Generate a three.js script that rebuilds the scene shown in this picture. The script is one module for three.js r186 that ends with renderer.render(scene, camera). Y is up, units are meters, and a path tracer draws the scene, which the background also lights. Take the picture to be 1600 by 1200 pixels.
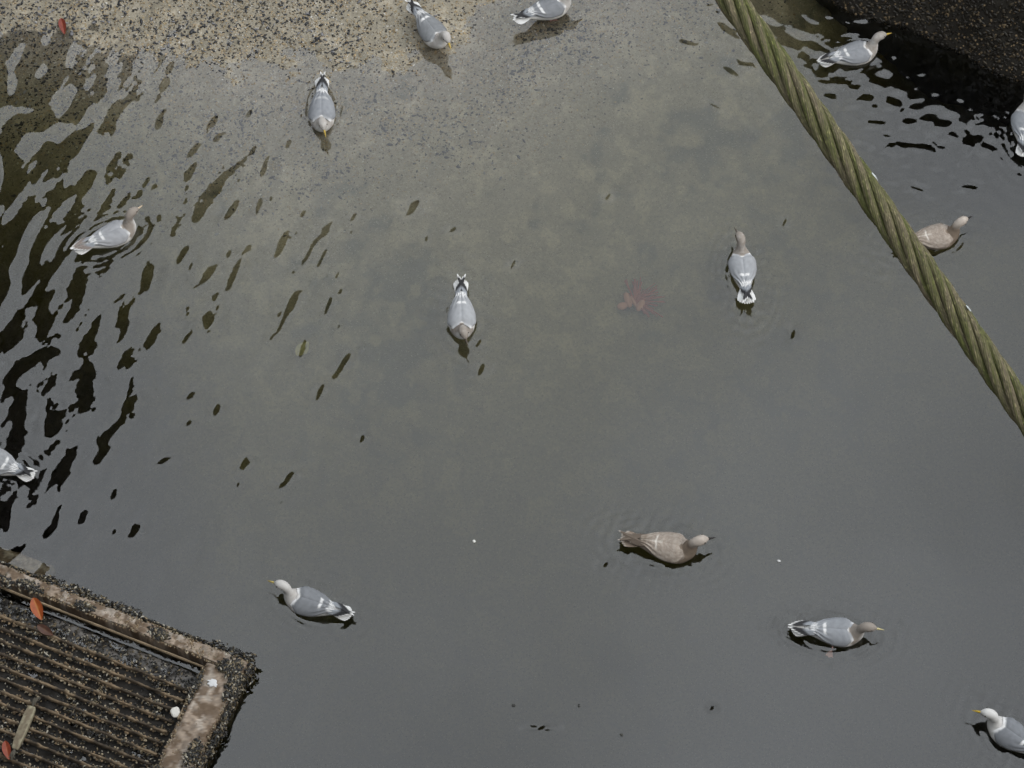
import * as THREE from 'three';
import { mergeGeometries } from 'three/addons/utils/BufferGeometryUtils.js';

// ------------------------------------------------------------------ camera, sky, sun, exposure
const scene = new THREE.Scene();
const camera = new THREE.PerspectiveCamera(20, 4 / 3, 0.1, 400);
camera.position.set(0, 15.147, 7.718);
camera.lookAt(0, 0, 0);

function mulberry(a) { return () => { a |= 0; a = a + 0x6D2B79F5 | 0; let t = Math.imul(a ^ a >>> 15, 1 | a); t = t + Math.imul(t ^ t >>> 7, 61 | t) ^ t; return ((t ^ t >>> 14) >>> 0) / 4294967296; }; }
const perm = new Float32Array(65536); { const r = mulberry(77); for (let i = 0; i < 65536; i++) perm[i] = r(); }
const hash2 = (i, j) => perm[(Math.imul(i, 374761) + Math.imul(j, 668265) + (i * j & 1023) * 31) & 65535];
function vnoise(x, y) {
  const i = Math.floor(x), j = Math.floor(y); let u = x - i, v = y - j; u = u * u * (3 - 2 * u); v = v * v * (3 - 2 * v);
  const a = hash2(i, j), b = hash2(i + 1, j), c = hash2(i, j + 1), d = hash2(i + 1, j + 1);
  return a + (b - a) * u + (c - a) * v + (a - b - c + d) * u * v;
}
function fbm(x, y, n = 4) { let s = 0, a = 0.5; for (let k = 0; k < n; k++) { s += a * vnoise(x + k * 17.3, y - k * 9.1); x *= 2.03; y *= 2.03; a *= 0.5; } return s / (1 - Math.pow(0.5, n)); }
const clamp = (x, a = 0, b = 1) => x < a ? a : x > b ? b : x;
const smooth = (a, b, x) => { const t = clamp((x - a) / (b - a)); return t * t * (3 - 2 * t); };
const mix = (a, b, t) => a + (b - a) * t;

{ // an even overcast: brightest overhead, a third of that at the horizon, faint cloud structure
  const W = 1024, H = 512, d = new Float32Array(W * H * 4);
  for (let j = 0; j < H; j++) for (let i = 0; i < W; i++) {
    const el = ((j + 0.5) / H - 0.5) * Math.PI, az = (i + 0.5) / W * 2 * Math.PI, s = Math.max(0, Math.sin(el)), c = Math.cos(el);
    const n = fbm(3 + c * Math.cos(az) * 9 / (0.35 + s), 5 + c * Math.sin(az) * 9 / (0.35 + s), 5) - 0.5;
    const L = (1 + 2 * s) / 3 * (1.03 + 0.42 * n * smooth(0, 0.3, s));
    const o = (j * W + i) * 4; d[o] = L * 0.955; d[o + 1] = L * 1.0; d[o + 2] = L * 1.045; d[o + 3] = 1;
  }
  const t = new THREE.DataTexture(d, W, H, THREE.RGBAFormat, THREE.FloatType);
  t.mapping = THREE.EquirectangularReflectionMapping; t.magFilter = t.minFilter = THREE.LinearFilter; t.wrapS = THREE.RepeatWrapping; t.needsUpdate = true;
  scene.background = t; scene.environment = t;
}
const sun = new THREE.DirectionalLight(0xfff4e6, 0.5);
sun.position.set(18, 16, 5); sun.castShadow = true; sun.shadow.radius = 45;
Object.assign(sun.shadow.camera, { left: -9, right: 9, top: 9, bottom: -9, near: 1, far: 60 }); sun.shadow.mapSize.set(2048, 2048);
scene.add(sun);
const renderer = new THREE.WebGLRenderer({ antialias: true });
renderer.toneMapping = THREE.LinearToneMapping;
renderer.toneMappingExposure = 1.78;
renderer.shadowMap.enabled = true;

// ------------------------------------------------------------------ helpers
const taken = {};
function numbered(name) { const n = taken[name] = (taken[name] ?? -1) + 1; return n ? name + '_' + String(n).padStart(3, '0') : name; }
function tag(o, label, category, group, kind) { if (label) o.userData.label = label; if (category) o.userData.category = category; if (group) o.userData.group = group; if (kind) o.userData.kind = kind; return o; }
function thing(name, [x, y, z] = [0, 0, 0], turn = 0) { const o = new THREE.Group(); o.name = numbered(name); o.position.set(x, y, z); o.rotation.y = turn; scene.add(o); return o; }
function mesh(name, geo, mat, parent) { const m = new THREE.Mesh(geo, mat); m.name = parent ? name : numbered(name); m.castShadow = m.receiveShadow = true; (parent || scene).add(m); return m; }
const std = (r, g, b, rough = 0.8, extra = {}) => new THREE.MeshStandardMaterial({ color: new THREE.Color().setRGB(r, g, b), roughness: rough, ...extra });
function gridGeo(nu, nv, f, closedU = false) { // f(i, j) -> {p:[x,y,z], c:[r,g,b], uv}
  const pos = [], col = [], uv = [], idx = [];
  for (let j = 0; j < nv; j++) for (let i = 0; i < nu; i++) { const q = f(i, j); pos.push(...q.p); if (q.c) col.push(...q.c); if (q.uv) uv.push(...q.uv); }
  for (let j = 0; j < nv - 1; j++) for (let i = 0; i < (closedU ? nu : nu - 1); i++) { const a = j * nu + i, b = j * nu + (i + 1) % nu, c = a + nu, d = b + nu; idx.push(a, c, b, b, c, d); }
  const g = new THREE.BufferGeometry(); g.setAttribute('position', new THREE.Float32BufferAttribute(pos, 3));
  if (col.length) g.setAttribute('color', new THREE.Float32BufferAttribute(col, 3));
  if (uv.length) g.setAttribute('uv', new THREE.Float32BufferAttribute(uv, 2));
  g.setIndex(idx); g.computeVertexNormals(); return g;
}
function axisCoords(lo, hi, step, outLo, outHi) { // fine inside, growing outside
  const a = []; for (let x = lo; x < hi + 1e-6; x += step) a.push(x);
  let s = step; for (let x = lo; x > outLo;) { s *= 1.35; x = Math.max(outLo, x - s); a.unshift(x); }
  s = step; for (let x = a[a.length - 1]; x < outHi;) { s *= 1.35; x = Math.min(outHi, x + s); a.push(x); }
  return a;
}
function instanced(name, geo, mat, list, parent) { // list of {p, q, s:[x,y,z], c}
  const m = new THREE.InstancedMesh(geo, mat, list.length), M = new THREE.Matrix4(), C = new THREE.Color();
  list.forEach((e, i) => { M.compose(new THREE.Vector3(...e.p), e.q, new THREE.Vector3(...e.s)); m.setMatrixAt(i, M); m.setColorAt(i, C.setRGB(...e.c)); });
  m.name = parent ? name : numbered(name); m.castShadow = m.receiveShadow = true; m.userData.kind = 'stuff'; (parent || scene).add(m); return m;
}
const qEuler = (x, y, z) => new THREE.Quaternion().setFromEuler(new THREE.Euler(x, y, z));
function qUp(n, spin) { return new THREE.Quaternion().setFromUnitVectors(new THREE.Vector3(0, 1, 0), new THREE.Vector3(...n).normalize()).multiply(qEuler(0, spin, 0)); }

// ------------------------------------------------------------------ the shore: sand under water, rising to a beach at the back
const SH = [[-30, -3.9], [-4.36, -3.5], [-3.2, -3.2], [-1.73, -3.14], [-1.08, -3.22], [-0.54, -3.38], [0.27, -3.78], [1.5, -4.6], [4, -6.3], [30, -20]];
function shoreZ(x) { for (let k = 1; k < SH.length; k++) if (x <= SH[k][0]) { const t = (x - SH[k - 1][0]) / (SH[k][0] - SH[k - 1][0]); return mix(SH[k - 1][1], SH[k][1], t); } return -20; }
function shoreX(x) { return 0.25 * (shoreZ(x - 0.4) + 2 * shoreZ(x) + shoreZ(x + 0.4)); }
function bedY(x, z) {
  const sd = z - shoreX(x), left = 1 + 1.9 * smooth(-2.0, -4.3, x);
  let d = sd < 0 ? sd * 0.06 : (0.055 * sd + 0.0115 * sd * sd) * left;
  d = Math.min(d, 1.6) * (1 - 0.22 * smooth(-1.5, 0.5, x)) + 0.75 * smooth(2.2, 3.9, x) * smooth(-1.2, -2.6, z) + (fbm(x * 1.1 + 5, z * 1.1, 3) - 0.5) * 0.05 + (fbm(x * 7, z * 7 + 3, 4) - 0.5) * 0.03 + (vnoise(x * 24, z * 24) - 0.5) * 0.014 + (vnoise(x * 12 + 7, z * 12) - 0.5) * 0.016;
  return -d;
}
{
  const N = 2048, d = new Uint8Array(N * N * 4), rnd = mulberry(5);
  const X0 = -5, Z0 = -5.2, SX = 10 / N, SZ = 9 / N;
  const enc = (v) => 255 * Math.pow(clamp(v), 1 / 2.2);
  for (let j = 0; j < N; j++) for (let i = 0; i < N; i++) {
    const x = X0 + i * SX, z = Z0 + j * SZ, sd = z - shoreX(x);
    const big = fbm(x * 0.9 + 3, z * 0.9 + 8, 3), mid = fbm(x * 5.5, z * 5.5, 4), fine = vnoise(x * 60, z * 60);
    let r = 0.31, g = 0.275, b = 0.205;
    const weed = smooth(0.52, 0.68, mid * 0.55 + big * 0.45 + (fine - 0.5) * 0.12) * 0.8 * smooth(-0.4, 0.6, sd); // dark film patches on the bed
    r = mix(r, 0.12, weed); g = mix(g, 0.125, weed); b = mix(b, 0.10, weed);
    const pale = smooth(0.52, 0.70, fbm(x * 6.5 + 40, z * 6.5 + 11, 4)) * 0.55; r = mix(r, 0.50, pale); g = mix(g, 0.445, pale); b = mix(b, 0.34, pale);
    const m = 0.72 + 0.32 * fine + 0.22 * (rnd() - 0.5); r *= m; g *= m; b *= m;
    const q = rnd();
    if (q < 0.035) { const k = 0.18 + 0.3 * rnd(); r *= k; g *= k; b *= k * 1.1; }
    else if (q > 0.985) { r = 0.62; g = 0.6; b = 0.52; }
    const o = (j * N + i) * 4; d[o] = enc(r); d[o + 1] = enc(g); d[o + 2] = enc(b); d[o + 3] = 255;
  }
  const t = new THREE.DataTexture(d, N, N); t.colorSpace = THREE.SRGBColorSpace; t.magFilter = THREE.LinearFilter; t.minFilter = THREE.LinearMipmapLinearFilter; t.generateMipmaps = true; t.wrapS = t.wrapT = THREE.MirroredRepeatWrapping; t.needsUpdate = true;
  const xs = axisCoords(-5, 5, 0.035, -60, 60), zs = axisCoords(-5, 4, 0.035, -60, 30);
  const g = gridGeo(xs.length, zs.length, (i, j) => ({ p: [xs[i], bedY(xs[i], zs[j]), zs[j]], uv: [(xs[i] + 5) / 10, (zs[j] + 5.2) / 9] }));
  const bed = mesh('sandy_shore', g, new THREE.MeshStandardMaterial({ map: t, roughness: 0.55 }));
  tag(bed, 'sandy sea bed rising to a shell strewn beach along the back', null, null, 'structure');
}

// ------------------------------------------------------------------ the water
const gullSpots = [ // x, z, heading in degrees
  [-0.717, -3.338, -56], [0.262, -3.49, 26], [2.837, -3.089, 19], [4.236, -2.331, 81], [-1.582, -2.586, -88], [-3.272, -1.30, 28.7], [-0.40, -0.639, -88.3],
  [1.849, -0.953, 93], [3.352, -1.294, 13], [-3.884, 0.716, 156], [-1.439, 1.858, 161.5], [1.108, 1.382, -11], [2.324, 2.064, -4], [3.645, 2.897, 142]];
const PATCH = []; // wavelets: x, z, half width, half length, direction of the crest, slope, tilt direction
{
  // each row: centre (cm east, cm south of the middle of the basin), length and width in cm, crest angle in degrees
  const rows = [[-390, -31, 43, 19, 91], [-360, -51, 33, 16, 77], [-329, -34, 39, 13, 81], [-306, -43, 21, 7, 62], [-285, -37, 17, 8, 67], [-295, -14, 19, 12, 67], [-292, -92, 17, 10, 67], [-301, -74, 10, 5, 57], [-321, -88, 20, 10, 77], [-241, -57, 16, 12, 51], [-255, -45, 13, 4, 51], [-258, -64, 10, 5, 71], [-244, -98, 16, 7, 35], [-258, -105, 12, 4, 71], [-223, -98, 21, 6, 61], [-237, -78, 8, 6, 66], [-228, -159, 15, 7, 41], [-213, -123, 8, 4, 35], [-228, -118, 6, 4, 35], [-255, -158, 22, 12, 57], [-271, -149, 29, 7, 76], [-241, -182, 33, 12, 52], [-325, -64, 15, 4, 41], [-206, -163, 15, 6, 71], [-197, -169, 5, 4, 0], [-186, -126, 19, 8, 56], [-170, -155, 6, 4, 35], [-151, -138, 15, 7, 56], [-163, -120, 20, 4, 56], [-153, -113, 12, 3, 56], [-129, -152, 7, 3, 35], [-130, -138, 4, 2, 35], [-80, -162, 14, 7, 29], [-48, -140, 7, 3, 0], [-69, -132, 4, 4, 0], [-175, -73, 20, 8, 55], [-182, -54, 15, 3, 60], [-140, -98, 7, 3, 60], [-148, -97, 5, 2, 65], [-146, -71, 14, 4, 65], [-137, -82, 7, 4, 65], [-190, -41, 5, 3, 34], [-165, -31, 14, 5, 74], [-134, -15, 21, 5, 50], [-150, 7, 15, 5, 69], [-137, -51, 4, 3, 65], [-24, -13, 9, 5, 63], [-26, -36, 6, 3, 33], [1, -108, 8, 3, 54], [-379, 11, 54, 12, 82], [-330, 9, 27, 13, 23], [-298, 18, 18, 7, 29], [-329, 34, 13, 10, 45], [-307, 39, 18, 7, 32], [-331, 50, 10, 5, 0], [-354, 55, 14, 5, 28], [-336, 62, 14, 8, 23], [-313, 59, 18, 6, 23], [-250, 10, 9, 4, 17], [-229, 22, 9, 6, 55], [-250, 34, 7, 3, 11], [-349, 81, 22, 12, 40], [-332, 88, 12, 7, 34], [-303, 94, 7, 4, 56], [-267, 66, 13, 4, 6], [-205, 68, 10, 6, 17], [-209, 86, 3, 3, 0], [-285, 125, 10, 7, 33], [-300, 125, 5, 4, 66], [-325, 114, 8, 6, 45], [-345, 113, 9, 4, 77], [-381, 122, 14, 5, -62], [-171, 81, 14, 5, 33], [-115, 47, 6, 4, 64], [-175, 101, 3, 3, 0], [-265, -193, 13, 8, 62], [-204, -198, 18, 7, 71], [-214, -216, 8, 5, 52], [-248, -245, 10, 7, 67], [-244, -229, 11, 6, 12], [-263, -216, 12, 5, 30], [-185, -223, 9, 5, 57], [-219, -253, 7, 4, 36], [78, -171, 6, 3, 34], [221, -147, 7, 3, 52], [222, -44, 7, 4, 65], [21, 279, 10, 2, 0], [145, 264, 5, 3, 0], [70, 152, 6, 3, 16], [332, -221, 26, 6, 6, 1], [303, -244, 10, 4, 12, 1], [310, -231, 6, 3, 0, 1], [379, -226, 18, 5, 68, 1], [394, -220, 6, 5, 0, 1], [332, -179, 12, 4, -24, 1], [374, -181, 12, 4, 11, 1], [149, -325, 13, 6, -12, 1], [183, -297, 10, 7, -47, 1], [170, -260, 10, 3, -46, 1], [194, -303, 8, 4, 34, 1], [305, -101, 9, 3, 22, 1]];
  for (const [cx, cz, len, wid, ang, side] of rows) {
    const x = cx / 100, z = cz / 100;
    const need = Math.tan(0.5 * (Math.atan((x + 8.3 + 0.22 * (z + 3)) / 17) - Math.atan(-x / 15.15)));
    PATCH.push(side ? [x, z, wid / 165, len / 200, ang, 0.30, 0.35, -0.94] : [x, z, wid / 150, len / 195, ang, Math.max(0.06, need * 1.75) * (x < -2.9 ? (z > -0.3 ? 0.85 : 0.58) : 1), -1, -0.1]);
  }
}
const WAVES = []; {
  const r = mulberry(21);
  for (let k = 0; k < 16; k++) { const lam = 0.17 + 0.33 * r(), a = (-30 + (r() - 0.5) * 105) * Math.PI / 180; WAVES.push([2 * Math.PI / lam * Math.cos(a), -2 * Math.PI / lam * Math.sin(a), r() * 6.283, (0.35 + 0.65 * r()) * lam / 6.283 * 0.056]); }
}
const RIP = []; {
  const r = mulberry(51);
  for (let k = 0; k < 12; k++) { const lam = 0.055 + 0.09 * r(), a = r() * 6.283; RIP.push([2 * Math.PI / lam * Math.cos(a), 2 * Math.PI / lam * Math.sin(a), r() * 6.283, lam / 6.283 * 0.016]); }
}
const WAVES2 = []; {
  const r = mulberry(4);
  for (let k = 0; k < 14; k++) { const lam = 0.10 + 0.30 * r() * r(), a = (62 + (r() - 0.5) * 100) * Math.PI / 180; WAVES2.push([2 * Math.PI / lam * Math.cos(a), -2 * Math.PI / lam * Math.sin(a), r() * 6.283, (0.35 + 0.65 * r()) * lam / 6.283 * 0.05]); }
}
function waterY(x, z) {
  let h = 0;
  const e1 = Math.exp(-Math.max(0, x + 4.2) / 0.95) * mix(1, 0.42, smooth(-0.4, 1.4, z)) * smooth(-3.75, -3.1, z);
  if (e1 > 0.004) { const wx = x + 0.16 * (vnoise(x * 1.9, z * 1.9) - 0.5), wz = z + 0.16 * (vnoise(x * 1.9 + 50, z * 1.9) - 0.5); let s = 0; for (const w of WAVES) s += w[3] * Math.sin(w[0] * wx + w[1] * wz + w[2]); h += s * Math.min(e1, 1.2) * (0.45 + 1.1 * vnoise(x * 1.3 + 9, z * 1.3 + 2)); }
  const e2 = Math.exp(-(((x - 2.75) / 1.0) ** 2 + ((z + 3.25) / 0.75) ** 2)) + 0.30 * Math.exp(-(((x - 3.6) / 0.9) ** 2 + ((z + 2.2) / 0.5) ** 2));
  if (e2 > 0.004) { let s = 0; for (const w of WAVES2) s += w[3] * Math.sin(w[0] * x + w[1] * z + w[2]); h += s * e2; }
  const e3 = Math.min(1, e1 * 1.6) + Math.min(1, e2 * 1.2);
  if (e3 > 0.01) { let s = 0; for (const w of RIP) s += w[3] * Math.sin(w[0] * x + w[1] * z + w[2]); h += s * e3 * smooth(0.3, 0.75, vnoise(x * 2.6 + 30, z * 2.6)) * 1.6; }
  h += 0.0016 * (fbm(x * 2.2, z * 2.2, 2) - 0.5);
  for (const p of PATCH) {
    const dx = x - p[0], dz = z - p[1]; if (Math.abs(dx) > 4 * p[3] + 0.1 || Math.abs(dz) > 4 * p[3] + 0.1) continue;
    const c = Math.cos(p[4] * Math.PI / 180), s = Math.sin(p[4] * Math.PI / 180), t = dx * c - dz * s, n = dx * s + dz * c, q = ((n / p[2]) ** 2 * 0.62 + (t / p[3]) ** 2 * 0.62) * (0.45 + 1.1 * fbm(x * 22 + 3, z * 22, 2));
    if (q < 7) h -= p[5] * (dx * p[6] + dz * p[7]) * Math.exp(-q);
  }
  gullSpots.forEach((g, k) => {
    if (k < 2) return;
    const dx = x - g[0], dz = z - g[1]; if (dx * dx + dz * dz > 0.5) return;
    const a = g[2] * Math.PI / 180, u = dx * Math.cos(a) - dz * Math.sin(a), v = dx * Math.sin(a) + dz * Math.cos(a), r = Math.hypot(u * 0.55, v) - 0.09;
    const rr = Math.max(r, 0), brk = smooth(0.35, 0.65, vnoise(x * 9 + k * 13, z * 9));
    let s = 0; for (const w of RIP) s += w[3] * Math.sin(w[0] * x * 1.3 + w[1] * z * 1.3 + w[2] + k);
    h += 0.0040 * Math.exp(-rr / 0.08) * Math.sin(rr * 2 * Math.PI / 0.052 + k) * (0.3 + 1.5 * brk * vnoise(x * 23, z * 23 + k)) + 2.2 * s * Math.exp(-rr / 0.09);
  });
  return h;
}
{
  const xs = axisCoords(-4.6, 4.6, 0.012, -45, 45), zs = axisCoords(-3.95, 3.35, 0.012, -45, 20), nx = xs.length, nz = zs.length;
  const pos = new Float32Array((nx * nz + 8) * 3), nor = new Float32Array((nx * nz + 8) * 3), H = new Float32Array(nx * nz);
  for (let j = 0; j < nz; j++) for (let i = 0; i < nx; i++) { const inside = xs[i] > -6 && xs[i] < 6 && zs[j] > -6 && zs[j] < 5; H[j * nx + i] = inside ? waterY(xs[i], zs[j]) : 0; }
  for (let j = 0; j < nz; j++) for (let i = 0; i < nx; i++) {
    const o = (j * nx + i) * 3, i0 = Math.max(0, i - 1), i1 = Math.min(nx - 1, i + 1), j0 = Math.max(0, j - 1), j1 = Math.min(nz - 1, j + 1);
    const hx = (H[j * nx + i1] - H[j * nx + i0]) / (xs[i1] - xs[i0]), hz = (H[j1 * nx + i] - H[j0 * nx + i]) / (zs[j1] - zs[j0]), l = 1 / Math.hypot(hx, 1, hz);
    pos[o] = xs[i]; pos[o + 1] = H[j * nx + i]; pos[o + 2] = zs[j]; nor[o] = -hx * l; nor[o + 1] = l; nor[o + 2] = -hz * l;
  }
  const idx = []; for (let j = 0; j < nz - 1; j++) for (let i = 0; i < nx - 1; i++) { const a = j * nx + i; idx.push(a, a + nx, a + 1, a + 1, a + nx, a + nx + 1); }
  const g = new THREE.BufferGeometry(); g.setAttribute('position', new THREE.BufferAttribute(pos.slice(0, nx * nz * 3), 3)); g.setAttribute('normal', new THREE.BufferAttribute(nor.slice(0, nx * nz * 3), 3)); g.setIndex(idx);
  const wm = new THREE.MeshPhysicalMaterial({ color: 0xffffff, roughness: 0, transmission: 1, ior: 1.45, clearcoat: 1, clearcoatRoughness: 0, thickness: 1, attenuationColor: new THREE.Color().setRGB(0.40, 0.40, 0.26), attenuationDistance: 0.43, side: THREE.DoubleSide });
  const water = mesh('water', g, wm); tag(water, 'calm murky grey green harbour water rippling at the left', null, null, 'structure');
}

// ------------------------------------------------------------------ dark timber pier (left, mirrored in the ripples) and the quay the picture is taken from
{
  const ang = Math.atan2(1, 0.18), p = thing('timber_pier', [-10.5, 0, 0], 0);
  tag(p, 'tall dark timber pier wall mirrored in the ripples along the left', 'pier');
  const wood = [std(0.045, 0.038, 0.03, 0.9), std(0.055, 0.045, 0.034, 0.9), std(0.035, 0.03, 0.024, 0.9)], r = mulberry(9);
  const plank = new THREE.BoxGeometry(0.16, 19, 0.585), pile = new THREE.CylinderGeometry(0.2, 0.24, 19.4, 12);
  const turn = Math.atan2(-0.18, 1);
  for (let k = 0; k < 62; k++) { const z = 8.6 - k * 0.6; const m = mesh('plank', plank, wood[k % 3], p); m.position.set(-z * 0.18 - 0.03 * r(), 7.5, z); m.rotation.y = turn; }
  for (let k = 0; k < 11; k++) { const z = 7 - k * 3.3; const m = mesh('pile', pile, wood[(k + 1) % 3], p); m.position.set(-z * 0.18 + 0.24, 7.7, z); }
  const cap = mesh('cap_beam', new THREE.BoxGeometry(0.7, 0.4, 37.6), wood[0], p); cap.position.set(9.8 * 0.18, 17.6, -9.8); cap.rotation.y = turn;
  const q = thing('concrete_quay', [0, 0, 8.1]); tag(q, 'concrete quay wall below the viewpoint along the front', 'quay');
  const con = std(0.2, 0.19, 0.17, 0.95);
  const wl = mesh('wall', new THREE.BoxGeometry(40, 15, 6), con, q); wl.position.set(10.4, 5.8, 3.05);
  const co = mesh('coping', new THREE.BoxGeometry(40, 0.35, 6.3), std(0.26, 0.25, 0.23, 0.95), q); co.position.set(10.4, 13.48, 3.0);
}
// ------------------------------------------------------------------ small repeated shapes
const musselGeo = (() => { const g = new THREE.SphereGeometry(1, 9, 6); const p = g.attributes.position; for (let i = 0; i < p.count; i++) { const x = p.getX(i), k = 0.55 + 0.45 * smooth(-1, 0.5, x); p.setXYZ(i, x, p.getY(i) * k * 0.42 + 0.2, p.getZ(i) * k * 0.5); } g.computeVertexNormals(); return g; })();
const barnacleGeo = new THREE.CylinderGeometry(0.38, 1, 0.9, 7, 1, false).translate(0, 0.45, 0);
const chipGeo = (() => { const g = new THREE.SphereGeometry(1, 7, 4); g.scale(1, 0.28, 0.6); return g; })();
const shellMat = new THREE.MeshStandardMaterial({ color: 0xffffff, roughness: 0.42 });
const roughShell = new THREE.MeshStandardMaterial({ color: 0xffffff, roughness: 0.85 });
const vcMat = (rough) => new THREE.MeshStandardMaterial({ color: 0xffffff, vertexColors: true, roughness: rough });
const musselTone = (r) => { const q = r(), k = r(); return q < 0.60 ? [0.018 + 0.018 * k, 0.018 + 0.017 * k, 0.017 + 0.016 * k] : q < 0.80 ? [0.12 + 0.14 * k, 0.10 + 0.105 * k, 0.065 + 0.06 * k] : q < 0.91 ? [0.05, 0.04, 0.02] : [0.42, 0.39, 0.32]; };
const barnTone = (r) => { const k = 0.35 + 0.65 * r(); return r() < 0.55 ? [0.30 * k, 0.215 * k, 0.13 * k] : [0.46 * k, 0.385 * k, 0.27 * k]; };

// ------------------------------------------------------------------ shell litter on the beach and in the shallows
{
  const r = mulberry(31), dark = [], pale = [], grit = [];
  const put = (arr, x, z, s, c) => { const y = bedY(x, z); arr.push({ p: [x, y + s * 0.12, z], q: qEuler((r() - 0.5) * 0.9, r() * 6.283, (r() - 0.5) * 0.9), s: [s, s, s * (0.8 + 0.4 * r())], c }); };
  for (let k = 0; k < 170000; k++) {
    const x = -4.9 + 9.4 * r(), z = -4.6 + 4.6 * r(), sd = z - shoreX(x); if (sd < -1.3 || sd > 2.2) continue;
    const cl = fbm(x * 1.7 + 11, z * 2.1 + 4, 3), fall = (1 - smooth(0.3, 1.9, sd));
    const q = r();
    const leftB = 0.8 * smooth(-2.4, -3.9, x);
    if (q < 0.19) { if (r() < fall * (smooth(0.47, 0.62, cl) * 1.1 + 0.05 + leftB)) { const s = 0.008 + 0.018 * r() * r(); const w = r(); put(dark, x, z, s * (w < 0.08 ? 1.35 : 1), r() < 0.8 ? [0.02 + 0.03 * w, 0.022 + 0.031 * w, 0.027 + 0.034 * w] : [0.15 + 0.12 * w, 0.15 + 0.12 * w, 0.16 + 0.12 * w]); } }
    else if (q < 0.6) { if (r() < fall * (0.35 + 0.6 * smooth(0.42, 0.6, cl))) { const w = 0.55 + 0.45 * r(); put(pale, x, z, 0.005 + 0.010 * r() * r(), r() < 0.38 ? [0.62 * w, 0.60 * w, 0.55 * w] : [0.50 * w, 0.39 * w, 0.25 * w]); } }
    else if (r() < fall * 0.8) { const w = 0.3 + 0.7 * r(); put(grit, x, z, 0.005 + 0.009 * r(), r() < 0.4 ? [0.08 * w, 0.075 * w, 0.07 * w] : [0.44 * w, 0.34 * w, 0.2 * w]); }
  }
  tag(instanced('mussel_shells', musselGeo, shellMat, dark), 'dark blue and grey mussel shells strewn over the sandy beach', 'mussel shells', null, 'stuff');
  tag(instanced('shell_fragments', chipGeo, roughShell, pale), 'small pale broken shell bits scattered over the beach', 'shell bits', null, 'stuff');
  tag(instanced('gravel', chipGeo, roughShell, grit), 'fine dark and tan gravel on the sand and shallows', 'gravel', null, 'stuff');
}

// ------------------------------------------------------------------ mussel covered rock wall, back right
{
  const g0 = thing('rock_wall', [2.909, 0, -3.696], -Math.atan2(0.744, 1.403)); // local x runs along the foot of the wall, local -z goes back
  tag(g0, 'dark rock wall crusted with mussels and barnacles at the back right', 'rock wall');
  const prof = (s, v) => { // v 0..1 from under water up the face, over the top and back
    const n = fbm(s * 1.3 + 7, v * 3 + 2, 3) - 0.5, f = fbm(s * 7, v * 12, 3) - 0.5, bulge = 0.16 * Math.sin(s * 1.1 + 0.6);
    if (v < 0.72) { const y = -1.3 + 3.0 * v / 0.72; return [s, y + 0.05 * f + (v > 0.62 ? 0.12 * n : 0), -0.34 * Math.max(0, y) + 0.24 * n + 0.07 * f + 0.5 * bulge + (y < 0 ? -0.1 * y : 0)]; }
    const t = (v - 0.72) / 0.28; return [s, 1.7 + 0.16 * t + 0.10 * n + 0.06 * f, -0.578 + 0.24 * n + 0.07 * f + 0.5 * bulge - 2.2 * t];
  };
  const face = gridGeo(240, 90, (i, j) => { const s = -4.5 + 9.5 * i / 239, v = j / 89, p = prof(s, v), k = 0.7 + 0.7 * vnoise(s * 15, v * 40); return { p, c: [0.030 * k, 0.026 * k, 0.020 * k] }; });
  mesh('rock_face', face, vcMat(0.9), g0);
  const r = mulberry(61), mu = [], ba = [];
  for (let k = 0; k < 38000; k++) {
    const s = -4.4 + 9.2 * r(), v = 0.30 + 0.66 * r(), p = prof(s, v), a = prof(s + 0.02, v), b = prof(s, v + 0.01);
    const n = new THREE.Vector3(a[0] - p[0], a[1] - p[1], a[2] - p[2]).cross(new THREE.Vector3(b[0] - p[0], b[1] - p[1], b[2] - p[2])).normalize();
    const q = qUp([n.x + (r() - 0.5) * 0.9, n.y + (r() - 0.5) * 0.9, n.z + (r() - 0.5) * 0.9], r() * 6.283);
    if (r() < 0.72) { const z = 0.012 + 0.016 * r(); mu.push({ p, q, s: [z, z * 1.1, z], c: r() < 0.86 ? [0.022, 0.018, 0.013] : [0.07, 0.055, 0.035] }); }
    else if (fbm(s * 2.2, v * 7, 2) > 0.36) { const z = 0.006 + 0.008 * r(), t = 0.35 + 0.8 * r() * r(); ba.push({ p, q, s: [z, z, z], c: [0.30 * t, 0.215 * t, 0.12 * t] }); }
  }
  instanced('mussels', musselGeo, shellMat, mu, g0); instanced('barnacles', barnacleGeo, roughShell, ba, g0);
}

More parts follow.
